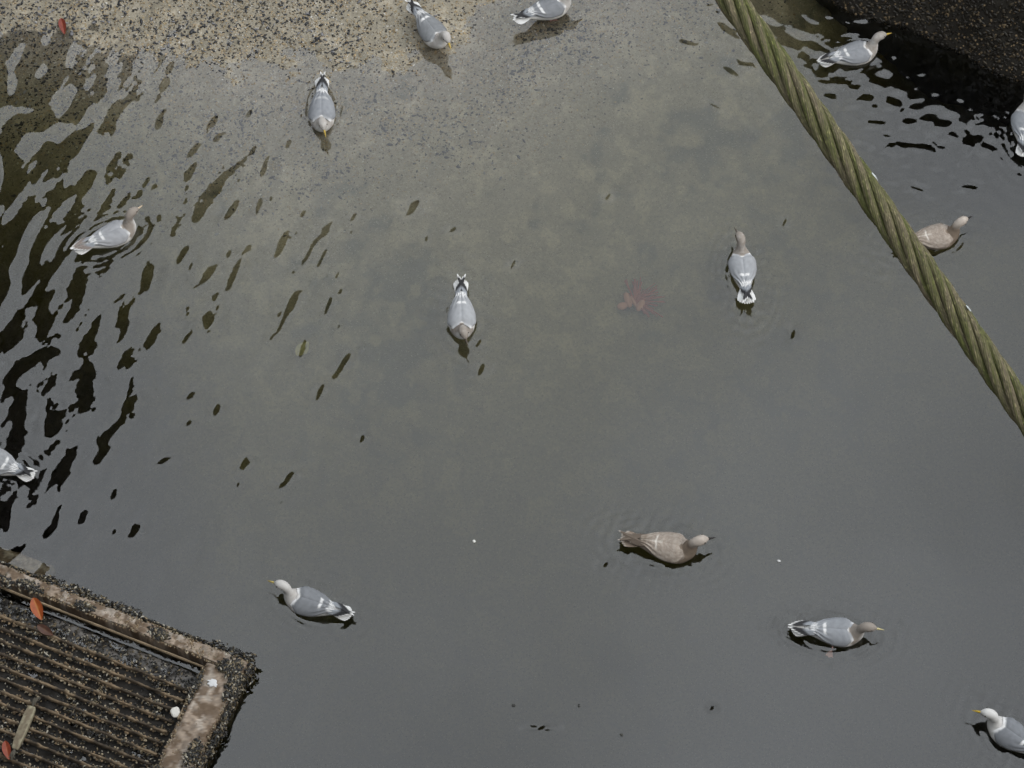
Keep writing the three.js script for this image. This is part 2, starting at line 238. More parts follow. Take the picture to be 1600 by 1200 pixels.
// ------------------------------------------------------------------ encrusted steel grating, front left
{
  const P = thing('encrusted_grating', [-1.911, -0.13, 2.336], -22 * Math.PI / 180); // origin under the outer corner; local -x along the back edge, local +z along the right edge
  tag(P, 'rusty steel bar grating with crusted rim and mussels, front left corner', 'grating');
  const crust = (x, z) => { const n = fbm(x * 9 + 3, z * 9, 3), f = fbm(x * 34, z * 34 + 9, 2), d = smooth(0.48, 0.60, fbm(x * 26 + 5, z * 26, 3)); const k = 0.42 + 0.62 * f + 0.55 * (vnoise(x * 95, z * 95) - 0.5); let c = [0.42 * k, 0.335 * k, 0.26 * k]; if (n > 0.55) c = [0.50 * k, 0.43 * k, 0.36 * k]; return c.map((q, i) => mix(q, [0.13, 0.085, 0.05][i], d * 0.8)); };
  function beam(name, x0, x1, z0, z1, y0, y1, alongX) { // crusted box beam as one lumpy skin
    const L = alongX ? x1 - x0 : z1 - z0, n = Math.ceil(L / 0.011), ring = [];
    const w = alongX ? z1 - z0 : x1 - x0, h = y1 - y0; // cross-section points: (a across, y)
    const m = 16; for (let k = 0; k <= m; k++) ring.push([k / m, 1]); for (let k = 1; k <= 6; k++) ring.push([1, 1 - k / 6]); for (let k = 1; k < m; k++) ring.push([1 - k / m, 0]); for (let k = 0; k < 6; k++) ring.push([0, k / 6]);
    const g = gridGeo(ring.length, n + 3, (i, j) => {
      const jj = clamp(j - 1, 0, n), t = jj / n, end = j === 0 || j === n + 2, [a, b] = ring[i];
      const l = (alongX ? x0 : z0) + L * t, lump = 0.018 * (fbm(l * 11 + 3, a * w * 11 + b * 2, 3) - 0.5) + 0.020 * (fbm(l * 42, a * w * 42 + b * 5, 2) - 0.5), nx = (a - 0.5) * 2, ny = (b - 0.5) * 2;
      const rd = Math.hypot(nx, ny) > 1.3 ? -0.012 : 0;
      let A = (alongX ? z0 : x0) + w * a + nx * (lump * 1.2 + rd), Y = y0 + h * b + ny * (lump + rd);
      if (end) { A = (alongX ? z0 : x0) + w / 2; Y = y0 + h / 2; }
      return { p: alongX ? [l, Y, A] : [A, Y, l], c: crust(alongX ? l : A, alongX ? A : l) };
    }, true);
    return mesh(name, g, vcMat(0.85), P);
  }
  beam('back_rim', -3.3, 0.0, 0.0, 0.115, -0.25, 0.30, true);
  beam('side_rim', -0.285, -0.005, 0.12, 3.3, -0.25, 0.29, false);
  beam('side_rim', -3.3, -3.05, 0.12, 3.3, -0.25, 0.29, false);
  beam('sunken_ledge', -3.4, -1.75, -0.20, -0.02, -0.30, 0.03, true);
  const rust = vcMat(0.8), r = mulberry(17);
  const barGeo = (L, w, h, seed) => gridGeo(9, Math.ceil(L / 0.016) + 1, (i, j) => {
    const n = Math.ceil(L / 0.016), x = -L * j / n, th = i / 8 * Math.PI * 2, lump = 1 + 0.9 * (fbm(x * 24 + seed * 7, i * 0.7 + seed, 2) - 0.5) + 0.5 * (vnoise(x * 70 + seed, i * 1.7) - 0.5);
    const k = 0.55 + 0.8 * vnoise(x * 55 + seed * 3, i), q = smooth(0.40, 0.62, fbm(x * 14 + seed * 5, seed, 3));
    return { p: [x, Math.sin(th) * h * (Math.sin(th) > 0 ? lump : 1), Math.cos(th) * w * lump], c: [mix(0.235, 0.07, q) * k, mix(0.172, 0.053, q) * k, mix(0.108, 0.036, q) * k] };
  });
  const variants = [1, 2, 3, 4, 5].map((s) => barGeo(2.72, 0.0115, 0.03, s * 11));
  for (let k = 0; k < 34; k++) { const b = mesh('bar', variants[k % 5], rust, P); b.position.set(-0.325 - 0.02 * r(), 0.185 + 0.006 * r(), 0.345 + k * 0.0855 + 0.006 * (r() - 0.5)); b.rotation.y = (r() - 0.5) * 0.006; }
  // thin rail just inside the rim, turning the corner
  const rail = (L, seed) => gridGeo(6, Math.ceil(L / 0.02) + 1, (i, j) => { const n = Math.ceil(L / 0.02), x = -L * j / n, th = i / 5 * Math.PI * 2, k = 0.75 + 0.6 * vnoise(x * 40 + seed, i); return { p: [x, Math.sin(th) * 0.025, Math.cos(th) * 0.0075 * (0.8 + 0.5 * vnoise(x * 20, seed))], c: [0.34 * k, 0.26 * k, 0.17 * k] }; });
  mesh('rail', rail(2.75, 3), rust, P).position.set(-0.29, 0.25, 0.155);
  const r2 = mesh('rail', rail(0.42, 8), rust, P); r2.position.set(-0.29, 0.25, 0.16); r2.rotation.y = Math.PI / 2;
  const ledge = gridGeo(140, 12, (i, j) => { const x = -3.06 + 2.75 * i / 139, z = 0.19 + 0.13 * j / 11, n = fbm(x * 7, z * 14, 3), k = 0.7 + 0.6 * vnoise(x * 50, z * 50), m = smooth(0.5, 0.6, n); return { p: [x, 0.128 + 0.03 * (n - 0.5) + 0.012 * vnoise(x * 40, z * 40), z], c: [mix(0.04, 0.15, m) * k, mix(0.035, 0.135, m) * k, mix(0.03, 0.12, m) * k] }; });
  const lm = mesh('silt_ledge', ledge, vcMat(0.35), P);
  for (const z of [0.75, 1.5, 2.25]) { const c = mesh('cross_bar', new THREE.BoxGeometry(2.78, 0.05, 0.07), std(0.05, 0.035, 0.025, 0.9), P); c.position.set(-1.68, 0.10, z); }
  // under the bars: the grating's old backing plate, itself overgrown
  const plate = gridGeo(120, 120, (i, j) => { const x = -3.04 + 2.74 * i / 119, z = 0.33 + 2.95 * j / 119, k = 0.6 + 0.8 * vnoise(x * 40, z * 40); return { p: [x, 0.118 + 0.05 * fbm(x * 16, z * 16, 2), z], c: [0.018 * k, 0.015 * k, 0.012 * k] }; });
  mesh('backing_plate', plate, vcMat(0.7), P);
  const mu = [], ba = [];
  const addM = (x, y, z, s, up = [0, 1, 0], tilt = 1.2) => mu.push({ p: [x, y, z], q: qUp([up[0] + (r() - 0.5) * tilt, up[1] + (r() - 0.5) * tilt, up[2] + (r() - 0.5) * tilt], r() * 6.283), s: [s, s, s], c: musselTone(r) });
  const addB = (x, y, z, s) => ba.push({ p: [x, y, z], q: qUp([(r() - 0.5) * 0.9, 1, (r() - 0.5) * 0.9], r() * 6.283), s: [s, s * 1.1, s], c: barnTone(r) });
  for (let k = 0; k < 2100; k++) { const x = -2.6 * r() + 0.03, b = smooth(0.3, 0.55, fbm(x * 5 + 2, 3, 2)); addM(x, 0.30 - 0.25 * r() * r(), -0.012 - 0.045 * r() * b + (r() < 0.35 ? 0.05 * r() * b : 0), 0.008 + 0.013 * r(), [0, 0.6, -0.8]); }
  for (let k = 0; k < 1900; k++) { const z = 0.02 + 2.2 * r(), b = smooth(0.3, 0.55, fbm(z * 5 + 9, 1, 2)); addM(0.012 + 0.045 * r() * b - (r() < 0.35 ? 0.06 * r() * b : 0), 0.29 - 0.27 * r() * r(), z, 0.008 + 0.013 * r(), [0.8, 0.6, 0]); }
  for (const [cx, cz, sx, sz, n] of [[-0.10, 0.10, 0.10, 0.07, 260], [-0.03, 0.22, 0.05, 0.13, 240], [-0.06, 0.06, 0.05, 0.04, 120], [-0.70, 0.06, 0.10, 0.05, 190], [-1.28, 0.07, 0.09, 0.04, 130], [-0.06, 0.78, 0.07, 0.12, 240], [-0.22, 1.02, 0.13, 0.07, 200], [-1.75, 0.08, 0.13, 0.05, 190], [-0.27, 0.35, 0.025, 0.15, 130], [-1.95, 0.12, 0.12, 0.05, 120]])
    for (let k = 0; k < n; k++) { const a = r() * 6.283, d = Math.sqrt(r()) * (0.55 + 0.6 * r()); addM(cx + Math.cos(a) * d * sx, 0.295 + 0.02 * (1 - d) + 0.01 * r(), cz + Math.sin(a) * d * sz, 0.008 + 0.011 * r(), [0, 1, 0], 1.6); }
  for (let k = 0; k < 7000; k++) { const x = -0.33 - 2.1 * r(), i = Math.floor(r() * 30), b = fbm(x * 6, i * 0.8, 2); if (b < 0.34) continue; addM(x, 0.10 + 0.09 * r(), 0.345 + i * 0.0855 + (r() < 0.5 ? -1 : 1) * (0.010 + 0.022 * r()), 0.007 + 0.009 * r(), [0, 1, 0], 1.6); }
  for (let c = 0; c < 230; c++) { const cx = -0.35 - 2.0 * r(), cz = 0.33 + 2.3 * r(), R = 0.02 + 0.045 * r(); for (let k = 0; k < 26; k++) { const a = r() * 6.283, d = Math.sqrt(r()) * R; addM(cx + Math.cos(a) * d * 1.5, 0.17 + 0.035 * (1 - d / R) + 0.015 * r(), cz + Math.sin(a) * d, 0.007 + 0.008 * r(), [0, 1, 0], 1.8); } }
  for (let k = 0; k < 900; k++) { const x = -0.31 - 2.1 * r(); addM(x, 0.13 + 0.03 * r(), 0.19 + 0.13 * r(), 0.007 + 0.009 * r()); }
  for (let k = 0; k < 15000; k++) { const x = -0.33 - 2.1 * r(), i = Math.floor(r() * 30); if (fbm(x * 5 + 40, i * 0.9, 2) < 0.36) continue; addB(x, 0.175 + 0.022 * r(), 0.345 + i * 0.0855 + (r() + r() - 1) * 0.03, 0.004 + 0.007 * r()); }
  for (let k = 0; k < 5200; k++) { const side = r() < 0.5; addB(side ? -0.27 * r() - 0.01 : -2.4 * r(), 0.285 + (side ? -0.008 : 0.006), side ? 0.14 + 1.1 * r() : 0.115 * r(), 0.004 + 0.0075 * r() * r()); }
  instanced('mussels', musselGeo, shellMat, mu, P); instanced('barnacles', barnacleGeo, roughShell, ba, P);
  // bird dropping splashed on the rim
  const dg = new THREE.SphereGeometry(1, 18, 10); { const p = dg.attributes.position; for (let i = 0; i < p.count; i++) { const x = p.getX(i), z = p.getZ(i), a = Math.atan2(z, x), k = 0.35 + 1.2 * vnoise(a * 3.4 + 20, 3.3); p.setXYZ(i, x * 0.045 * k, p.getY(i) * 0.006, z * 0.032 * k); } dg.computeVertexNormals(); }
  const dr = mesh('bird_dropping', dg, std(0.72, 0.73, 0.74, 0.7), P); dr.position.set(-0.165, 0.297, 0.25);
  // strands of weed trailing in the water from the mussels
  for (const [x, z, a, L] of [[-0.13, -0.05, 1.75, 0.10], [0.06, 0.03, 0.15, 0.12], [0.03, -0.03, 0.5, 0.08], [-1.25, -0.06, 2.0, 0.10], [-1.55, -0.07, 1.8, 0.07]]) {
    const gs = []; for (let k = 0; k < 7; k++) { const b = a + (r() - 0.5) * 0.7, l = L * (0.6 + 0.6 * r()), c = new THREE.CatmullRomCurve3([new THREE.Vector3(0, 0, 0), new THREE.Vector3(Math.cos(b) * l * 0.5, 0.004 * r(), -Math.sin(b) * l * 0.5), new THREE.Vector3(Math.cos(b + 0.3 * (r() - 0.5)) * l, -0.008, -Math.sin(b + 0.3) * l)]); gs.push(new THREE.TubeGeometry(c, 8, 0.0035, 5)); }
    const wd = mesh('weed_strand', mergeGeometries(gs), std(0.025, 0.028, 0.014, 0.6), P); wd.position.set(x, 0.012, z);
  }
}
function leaf(name, L, W, bend, col, mid, pos, rot, label) {
  const nu = 18, nv = 9, pts = (top) => gridGeo(nu, nv, (i, j) => {
    const u = i / (nu - 1), v = (j / (nv - 1) - 0.5) * 2, wd = W * Math.pow(Math.sin(Math.PI * Math.pow(u, 0.85)), 0.8) * 0.5 + 0.0012;
    const k = 0.75 + 0.5 * fbm(u * 9 + L * 70, v * 4, 3), m = Math.abs(v) < 0.16 ? 1 : 0, c = [0, 1, 2].map((q) => mix(col[q], mid[q], m * 0.8 + 0.25 * smooth(0.6, 0.75, fbm(u * 5, v * 3 + 8, 2))) * k);
    return { p: [(u - 0.5) * L, Math.abs(v) * wd * 0.45 - bend * (u - 0.5) * (u - 0.5) * 4 * L + (top ? 0.0012 : -0.0012), v * wd], c };
  });
  const o = mesh(name, mergeGeometries([pts(true), pts(false)]), vcMat(0.5)); o.position.set(...pos); o.rotation.set(...rot); return tag(o, label, 'leaf');
}
leaf('fallen_leaf', 0.185, 0.085, -0.04, [0.34, 0.075, 0.016], [0.44, 0.18, 0.04], [-3.486, 0.135, 1.925], [0.25, -1.15, 0.1], 'bright orange fallen leaf lying on the rusty grating');
leaf('fallen_leaf', 0.15, 0.06, -0.05, [0.09, 0.04, 0.025], [0.12, 0.06, 0.03], [-3.421, 0.09, 2.075], [0.2, -0.55, 0.1], 'dull brown leaf wedged in the grating below the orange leaf');
leaf('fallen_leaf', 0.15, 0.06, 0.03, [0.26, 0.05, 0.022], [0.30, 0.085, 0.035], [-3.60, 0.13, 2.995], [0.1, -1.25, 0.15], 'red leaf beside the pale wooden stick on the grating');
leaf('fallen_leaf', 0.17, 0.06, 0.03, [0.20, 0.035, 0.02], [0.24, 0.06, 0.03], [-3.82, bedY(-3.82, -3.40) + 0.035, -3.40], [0.15, -1.3, 0.1], 'dark red leaf on the beach near the back left corner');
leaf('sunken_leaf', 0.15, 0.10, -0.03, [0.40, 0.38, 0.20], [0.42, 0.40, 0.22], [-1.66, bedY(-1.66, -0.36) + 0.09, -0.36], [0.1, 0.9, 0.1], 'pale yellow leaf showing faintly under the water left of the middle');
{ // pale wooden stick with frayed dark ends
  const s = thing('wooden_stick', [-3.4975, 0.118, 2.83], -Math.atan2(0.354, -0.105)); tag(s, 'weathered pale wooden stick lying across the grating bars', 'stick');
  const g = gridGeo(24, 44, (i, j) => { const t = j / 43, a = i / 24 * 6.283, e = Math.pow(Math.sin(Math.PI * clamp(t, 0.004, 0.996)), 0.12), sq = 1 / Math.max(Math.abs(Math.cos(a)), Math.abs(Math.sin(a))); const k = 0.75 + 0.5 * fbm(t * 30, a * 2, 3), m = clamp(smooth(0.4, 0.6, fbm(t * 6, a * 2, 3)) * 0.6 + 0.6 * (1 - smooth(0.3, 0.8, Math.abs(Math.cos(a)))) * smooth(0, 0.15, t)); return { p: [(t - 0.5) * 0.33, Math.sin(a) * 0.02 * e * sq + 0.012, Math.cos(a) * (0.036 - 0.006 * t) * e * sq], c: [mix(0.36, 0.19, m) * k, mix(0.33, 0.155, m) * k, mix(0.23, 0.105, m) * k] }; }, true);
  mesh('stick_body', g, vcMat(0.85), s);
  for (const e of [-1, 1]) { const gs = [], r = mulberry(3 + e); for (let k = 0; k < 9; k++) gs.push(new THREE.TubeGeometry(new THREE.CatmullRomCurve3([new THREE.Vector3(e * 0.165, 0.012, 0), new THREE.Vector3(e * 0.205, 0.016 + 0.01 * r(), (r() - 0.5) * 0.03), new THREE.Vector3(e * (0.22 + 0.03 * r()), 0.008, (r() - 0.5) * 0.05)]), 6, 0.006, 5)); mesh('frayed_end', mergeGeometries(gs), std(0.10, 0.09, 0.07, 0.9), s); }
}
{ // white broken shell
  const g = new THREE.DodecahedronGeometry(0.04, 1), p = g.attributes.position; for (let i = 0; i < p.count; i++) { const x = p.getX(i), y = p.getY(i), z = p.getZ(i), k = 0.88 + 0.2 * vnoise(x * 40 + 5, z * 40 + y * 20); p.setXYZ(i, clamp(x * k, -0.033, 0.034), clamp(y * 0.5, -0.012, 0.016), clamp(z * k * 1.12, -0.036, 0.04)); } g.computeVertexNormals();
  const o = mesh('white_shell', g, std(0.82, 0.8, 0.74, 0.5)); o.position.set(-2.421, 0.120, 2.71); o.rotation.set(0.1, 0.35, 0.12); tag(o, 'bright white broken shell piece resting on the grating bars', 'shell');
}

// ------------------------------------------------------------------ mossy wire rope overhead
{
  const R0 = 0.0328, RS = 0.0152, lay = 0.69;
  const A = new THREE.Vector3(-1.39, 10.675, 0.68), B = new THREE.Vector3(4.56, 6.875, 8.14);
  const rope = thing('wire_rope', [0, 0, 0]); tag(rope, 'thick mossy green twisted wire rope crossing the upper right', 'rope');
  const T = B.clone().sub(A), Ltot = T.length(); T.normalize(); const N = new THREE.Vector3(0, 1, 0).addScaledVector(T, -T.y).normalize(), Bn = T.clone().cross(N);
  const mat = vcMat(0.85), m = 56, ls = [0]; while (ls[ls.length - 1] < Ltot) { const l = ls[ls.length - 1]; ls.push(Math.min(Ltot, l + (l > 3.3 && l < 5.8 ? 0.0055 : 0.035))); } const n = ls.length - 1;
  for (let k = 0; k < 6; k++) {
    const g = gridGeo(m, n + 1, (i, j) => {
      const l = ls[j], ph = l / lay * 2 * Math.PI + k * Math.PI / 3, th = i / m * 2 * Math.PI, wires = 12;
      const wire = Math.abs(Math.sin((th * wires - l / 0.16 * 6.283) / 2)), rough = fbm(l * 60 + k * 31, th * 3, 2) - 0.5;
      const rs = RS * (0.93 + 0.11 * wire + 0.09 * rough), cx = R0 * Math.cos(ph) + rs * Math.cos(th + ph), cy = R0 * Math.sin(ph) + rs * Math.sin(th + ph);
      const p = A.clone().addScaledVector(T, l).addScaledVector(N, cx).addScaledVector(Bn, cy);
      // algae grows where wires and strands meet and stays damp; worn brown wire shows on the crowns
      const moss = clamp(smooth(0.35, 0.68, fbm(l * 9 + k * 5, th * 1.1 + k, 3) * 0.8 + 0.28 * (1 - wire) + 0.10 * Math.abs(Math.sin(th / 2))) , 0, 1);
      const s = 0.35 + 1.15 * vnoise(l * 170 + k * 9, th * 9), pale = vnoise(l * 80, th * 7 + k * 4) > 0.86 ? 2.2 : 1;
      return { p: [p.x, p.y, p.z], c: [mix(0.140, 0.082, moss) * s * pale, mix(0.115, 0.088, moss) * s * pale, mix(0.072, 0.024, moss) * s * pale] };
    }, true);
    mesh('strand', g, mat, rope);
  }
  mesh('core', new THREE.TubeGeometry(new THREE.LineCurve3(A, B), 8, 0.024, 10), std(0.05, 0.045, 0.02, 0.9), rope);
  const up = new THREE.Vector3(0.80, 0.50, -0.35);
  for (const t of [0.428, 0.480]) { const q = A.clone().addScaledVector(T, t * Ltot), u = up.clone().addScaledVector(T, -up.dot(T)).normalize(); const g = new THREE.SphereGeometry(1, 12, 8), p = g.attributes.position; for (let i = 0; i < p.count; i++) { const k = 0.3 + 1.2 * vnoise(p.getX(i) * 4 + t * 140, p.getZ(i) * 4); p.setXYZ(i, p.getX(i) * 0.016 * k, p.getY(i) * 0.003, p.getZ(i) * 0.010 * k); } g.computeVertexNormals(); const d = mesh('bird_dropping', g, std(0.6, 0.64, 0.64, 0.8), rope); d.position.copy(q.addScaledVector(u, 0.047)); d.quaternion.setFromUnitVectors(new THREE.Vector3(0, 1, 0), u); }
}

// ------------------------------------------------------------------ red frilly weed on the bed, tiny floating bits
{
  const r = mulberry(88), gs = [];
  for (let k = 0; k < 90; k++) { const a = -0.75 + 3.0 * r() - 0.15, L = 0.08 + 0.17 * r(), w = 0.003 + 0.004 * r(), c = new THREE.CatmullRomCurve3([new THREE.Vector3(0, 0.01, 0), new THREE.Vector3(Math.cos(a) * L * 0.5, 0.03 + 0.02 * r(), -Math.sin(a) * L * 0.5), new THREE.Vector3(Math.cos(a + 0.2 * (r() - 0.5)) * L, 0.005, -Math.sin(a + 0.2 * (r() - 0.5)) * L)]); const g = new THREE.TubeGeometry(c, 10, w, 5); gs.push(g); }
  const o = thing('red_weed', [0.985, bedY(0.985, -0.80) + 0.03, -0.80]); tag(o, 'blurred red fan of weed under the water right of the middle', 'weed');
  mesh('fronds', mergeGeometries(gs), std(0.42, 0.13, 0.11, 0.8), o);
  const lob = (x, z, sx, sz, turn) => { const g = new THREE.SphereGeometry(1, 14, 9); g.scale(sx, 0.02, sz); g.rotateY(turn); g.translate(x, 0.035, z); return g; };
  mesh('pale_lobes', mergeGeometries([lob(-0.055, -0.02, 0.03, 0.075, 0.25), lob(-0.10, 0.035, 0.045, 0.035, 0.3), lob(0.045, 0.03, 0.03, 0.06, -0.5), lob(-0.01, -0.005, 0.016, 0.055, 0.4)]), std(0.55, 0.28, 0.23, 0.8), o);
}
{
  const g = new THREE.IcosahedronGeometry(0.011, 1); g.scale(1.3, 0.5, 1); const bits = [[0.012, 2.62, 'left of the pair in front of the middle', [0.03, 0.03, 0.025]], [0.487, 2.62, 'right of the pair in front of the middle', [0.03, 0.03, 0.025]], [0.79, 2.84, 'nearest the front edge', [0.04, 0.04, 0.03]], [-0.285, 1.33, 'alone left of the brown gull', [0.75, 0.75, 0.7]], [2.0, 1.49, 'alone between brown and grey gulls on the right', [0.6, 0.6, 0.6]]];
  for (const [x, z, w, c] of bits) { const o = mesh('floating_bit', g, std(...c, 0.4)); o.position.set(x, 0.003, z); o.rotation.y = x * 3; tag(o, (c[0] > 0.5 ? 'tiny white fleck floating on the water, ' : 'tiny dark crumb floating on the water, ') + w, 'floating bit', 'bits floating on the water'); }
}
// ------------------------------------------------------------------ gulls
const TORSO = [[-0.205, 0.062, 0.016, 0.010], [-0.175, 0.060, 0.034, 0.024], [-0.125, 0.050, 0.050, 0.044], [-0.06, 0.038, 0.074, 0.058], [0.0, 0.030, 0.092, 0.065], [0.06, 0.028, 0.095, 0.069], [0.105, 0.034, 0.086, 0.067]];
function torsoAt(x) { for (let k = 1; k < TORSO.length; k++) if (x <= TORSO[k][0] || k === TORSO.length - 1) { const a = TORSO[k - 1], b = TORSO[k], t = clamp((x - a[0]) / (b[0] - a[0]), -0.2, 1.35); return [1, 2, 3].map((q) => a[q] + (b[q] - a[q]) * t); } }
const gullMat = vcMat(0.82);
const eyeMat = std(0.02, 0.018, 0.015, 0.2), legMat = std(0.55, 0.33, 0.30, 0.6);
function blade(L, W, T, colFn) { const g = new THREE.SphereGeometry(1, 8, 10); g.rotateZ(Math.PI / 2); const p = g.attributes.position, c = []; for (let i = 0; i < p.count; i++) { const t = 0.5 - 0.5 * p.getX(i); c.push(...colFn(t)); p.setXYZ(i, -t * L, p.getY(i) * T, p.getZ(i) * W * (0.75 + 0.35 * t)); } g.setAttribute('color', new THREE.Float32BufferAttribute(c, 3)); g.computeVertexNormals(); return g; }
function makeGull(o) {
  const G = thing('gull', [o.x, o.y ?? -0.010, o.z], o.heading * Math.PI / 180);
  const r = mulberry(o.seed * 131 + 7), S = (o.scale ?? 1) * 1.10; G.scale.setScalar(S);
  const st = (o.stretch ?? 0.4) * 0.45, yaw = (o.yaw ?? 0) * Math.PI / 180, hy = (o.headYaw ?? 0) * Math.PI / 180, brown = o.brown ?? 0, sd = o.seed * 3.7;
  const L = (a, b) => a.map((v, i) => mix(v, b[i], st));
  const ctl = [...TORSO, L([0.138, 0.054, 0.064, 0.056], [0.142, 0.050, 0.062, 0.055]), L([0.150, 0.086, 0.042, 0.044], [0.168, 0.072, 0.040, 0.042]), L([0.156, 0.120, 0.029, 0.033], [0.192, 0.099, 0.029, 0.031]), L([0.166, 0.147, 0.031, 0.033], [0.214, 0.122, 0.031, 0.032]), L([0.190, 0.162, 0.034, 0.033], [0.240, 0.134, 0.033, 0.032]), L([0.218, 0.162, 0.032, 0.030], [0.268, 0.131, 0.031, 0.029]), L([0.240, 0.155, 0.019, 0.020], [0.288, 0.123, 0.018, 0.019]), L([0.251, 0.150, 0.011, 0.012], [0.299, 0.118, 0.010, 0.011])];
  const C = new THREE.CatmullRomCurve3(ctl.map((c) => new THREE.Vector3(c[0], c[1], 0))), W = new THREE.CatmullRomCurve3(ctl.map((c) => new THREE.Vector3(c[2], c[3], 0)));
  const NR = 84, NV = 26, headC = C.getPoint(11 / 14), pivot = new THREE.Vector3(0.10, 0, 0);
  const bend = (p, t) => { // t along the spine: neck and head turn
    const a = hy * smooth(0.68, 0.78, t), b = yaw * smooth(0.46, 0.70, t); let x = p.x - headC.x, z = p.z; const x1 = x * Math.cos(a) + z * Math.sin(a), z1 = -x * Math.sin(a) + z * Math.cos(a); x = x1 + headC.x - pivot.x; z = z1;
    return [x * Math.cos(b) + z * Math.sin(b) + pivot.x, p.y, -x * Math.sin(b) + z * Math.cos(b)];
  };
  const shade = (t, a, n) => { // plumage
    const up = Math.sin(a);
    if (brown) { const k = 0.8 + 0.45 * n, hd = smooth(0.62, 0.72, t), nk = smooth(0.40, 0.46, t) * (1 - hd); return [mix(mix(0.31, 0.18, nk), 0.46, hd) * k, mix(mix(0.255, 0.14, nk), 0.405, hd) * k, mix(mix(0.205, 0.105, nk), 0.355, hd) * k]; }
    const neck = smooth(0.42, 0.47, t) * (1 - smooth(0.60, 0.68, t) * (1 - 0.55 * o.streak)), hd = smooth(0.62, 0.72, t);
    const m = clamp((o.streak ?? 0.5) * (neck * (0.75 + 0.8 * n) + hd * (0.38 + 0.5 * n)) * smooth(-0.9, 0.1, up));
    const wht = [0.76, 0.755, 0.74], bn = [0.31, 0.272, 0.238]; let c = wht.map((v, i) => mix(v, bn[i], m));
    const gb = smooth(0.2, 0.55, up) * (1 - smooth(0.36, 0.41, t)) * smooth(0.06, 0.14, t); return c.map((v, i) => mix(v, [0.27, 0.29, 0.325][i], gb));
  };
  const pos = (t, a) => { const c = C.getPoint(t), T = C.getTangent(t), w = W.getPoint(t); return new THREE.Vector3(c.x - T.y * w.y * Math.sin(a), c.y + T.x * w.y * Math.sin(a), w.x * Math.cos(a)); };
  mesh('body', gridGeo(NV, NR + 2, (i, j) => {
    const t = clamp(j - 1, 0, NR - 1) / (NR - 1), a = i / NV * 2 * Math.PI; const end = j === 0 || j === NR + 1, p = end ? C.getPoint(t) : pos(t, a);
    const n = fbm(t * 40 + sd, a * 2.2 + sd, 3); p.y += 0.002 * (n - 0.5); return { p: bend(p, t), c: shade(t, a, n) };
  }, true), gullMat, G);
  // bill
  const bc = brown ? [0.035, 0.03, 0.03] : o.bill ?? [0.62, 0.44, 0.09], B0 = C.getPoint(1), BT = new THREE.Vector3(1, -0.12, 0).normalize();
  mesh('bill', gridGeo(10, 10, (i, j) => { const t = j / 9, a = i / 10 * 6.283, rw = mix(0.0085, 0.0012, Math.pow(t, 1.3)), rh = mix(0.0105, 0.0015, Math.pow(t, 2.0)); const p = new THREE.Vector3(B0.x - 0.006 + 0.062 * t, B0.y - 0.004 * t - 0.008 * t * t + Math.sin(a) * rh, Math.cos(a) * rw); const tip = brown ? 0 : smooth(0.72, 0.9, t) * (o.darkTip ?? 0); return { p: bend(p, 1), c: bc.map((v) => mix(v, 0.05, tip)) }; }, true), gullMat, G);
  for (const s of [-1, 1]) { const e = new THREE.SphereGeometry(0.0048, 8, 6), q = bend(pos(12 / 14, Math.PI / 2 - s * 1.15), 0.86); const m = mesh('eye', e, eyeMat, G); m.position.set(...q); }
  // folded wings
  const grey = brown ? [0.34, 0.285, 0.24] : (o.grey ?? [0.30, 0.32, 0.36]).map((q, e) => q * [1, 0.985, 0.945][e]), X0 = 0.122, X1 = -0.178;
  for (const s of [-1, 1]) {
    const NU = 52, NW = 22;
    const wg = gridGeo(NU, NW, (i, j) => {
      const u = i / (NU - 1), v = j / (NW - 1), x = mix(X0 - 0.034 * Math.pow(1 - v, 1.6) + 0.010 * v - 0.022 * smooth(0.7, 1, v), X1, u), [yc, w, h] = torsoAt(x);
      const lo = mix(0.30, 0.05, smooth(0, 0.18, u)) + 0.75 * smooth(0.55, 1, u), a = mix(Math.PI / 2 + 0.03, lo, v);
      const edge = Math.min(smooth(0, 0.16, u), smooth(0, 0.16, 1 - v), 0.72 + 0.28 * smooth(0, 0.10, v), smooth(0, 0.05, 1 - u) + 0.25);
      const off = -0.005 + 0.019 * edge + 0.0022 * Math.sin(v * 22 + u * 5) * smooth(0.35, 0.7, u), wide = Math.max(w, 0.030 + 0.02 * (1 - u));
      const n = fbm(u * 14 + sd + s * 5, v * 8 + sd, 3), nf = vnoise(u * 60 + sd, v * 26), k = 0.93 + 0.16 * (n - 0.5) * 2;
      let c = grey.map((q) => q * k);
      if (brown) {
        const sc = smooth(0.5, 0.8, vnoise(u * 22 + 3 * Math.floor(v * 9), v * 9 + sd)); c = c.map((q, e) => mix(q * (0.75 + 0.5 * nf), [0.50, 0.45, 0.39][e], sc * 0.45));
        c = c.map((q, e) => mix(q, [0.21, 0.165, 0.125][e], smooth(0.6, 0.9, u) * 0.6 * (1 - sc)));
        const cr = smooth(0.575, 0.59, u) * (1 - smooth(0.615, 0.63, u)) * (1 - smooth(0.3, 0.45, v)) + (v < 0.05 && u > 0.45 ? 0.5 : 0); c = c.map((q, e) => mix(q, [0.72, 0.68, 0.62][e], clamp(cr * (0.25 + 0.9 * nf))));
      } else {
        const uu = u + 0.05 * (v - 0.25) * (v - 0.25) * 6 - 0.03 * n;
        const cr = smooth(0.565, 0.585, uu) * (1 - smooth(0.635, 0.66, uu)) * smooth(0.02, 0.07, v) * (1 - smooth(0.22 + 0.25 * o.crescent, 0.30 + 0.3 * o.crescent, v));
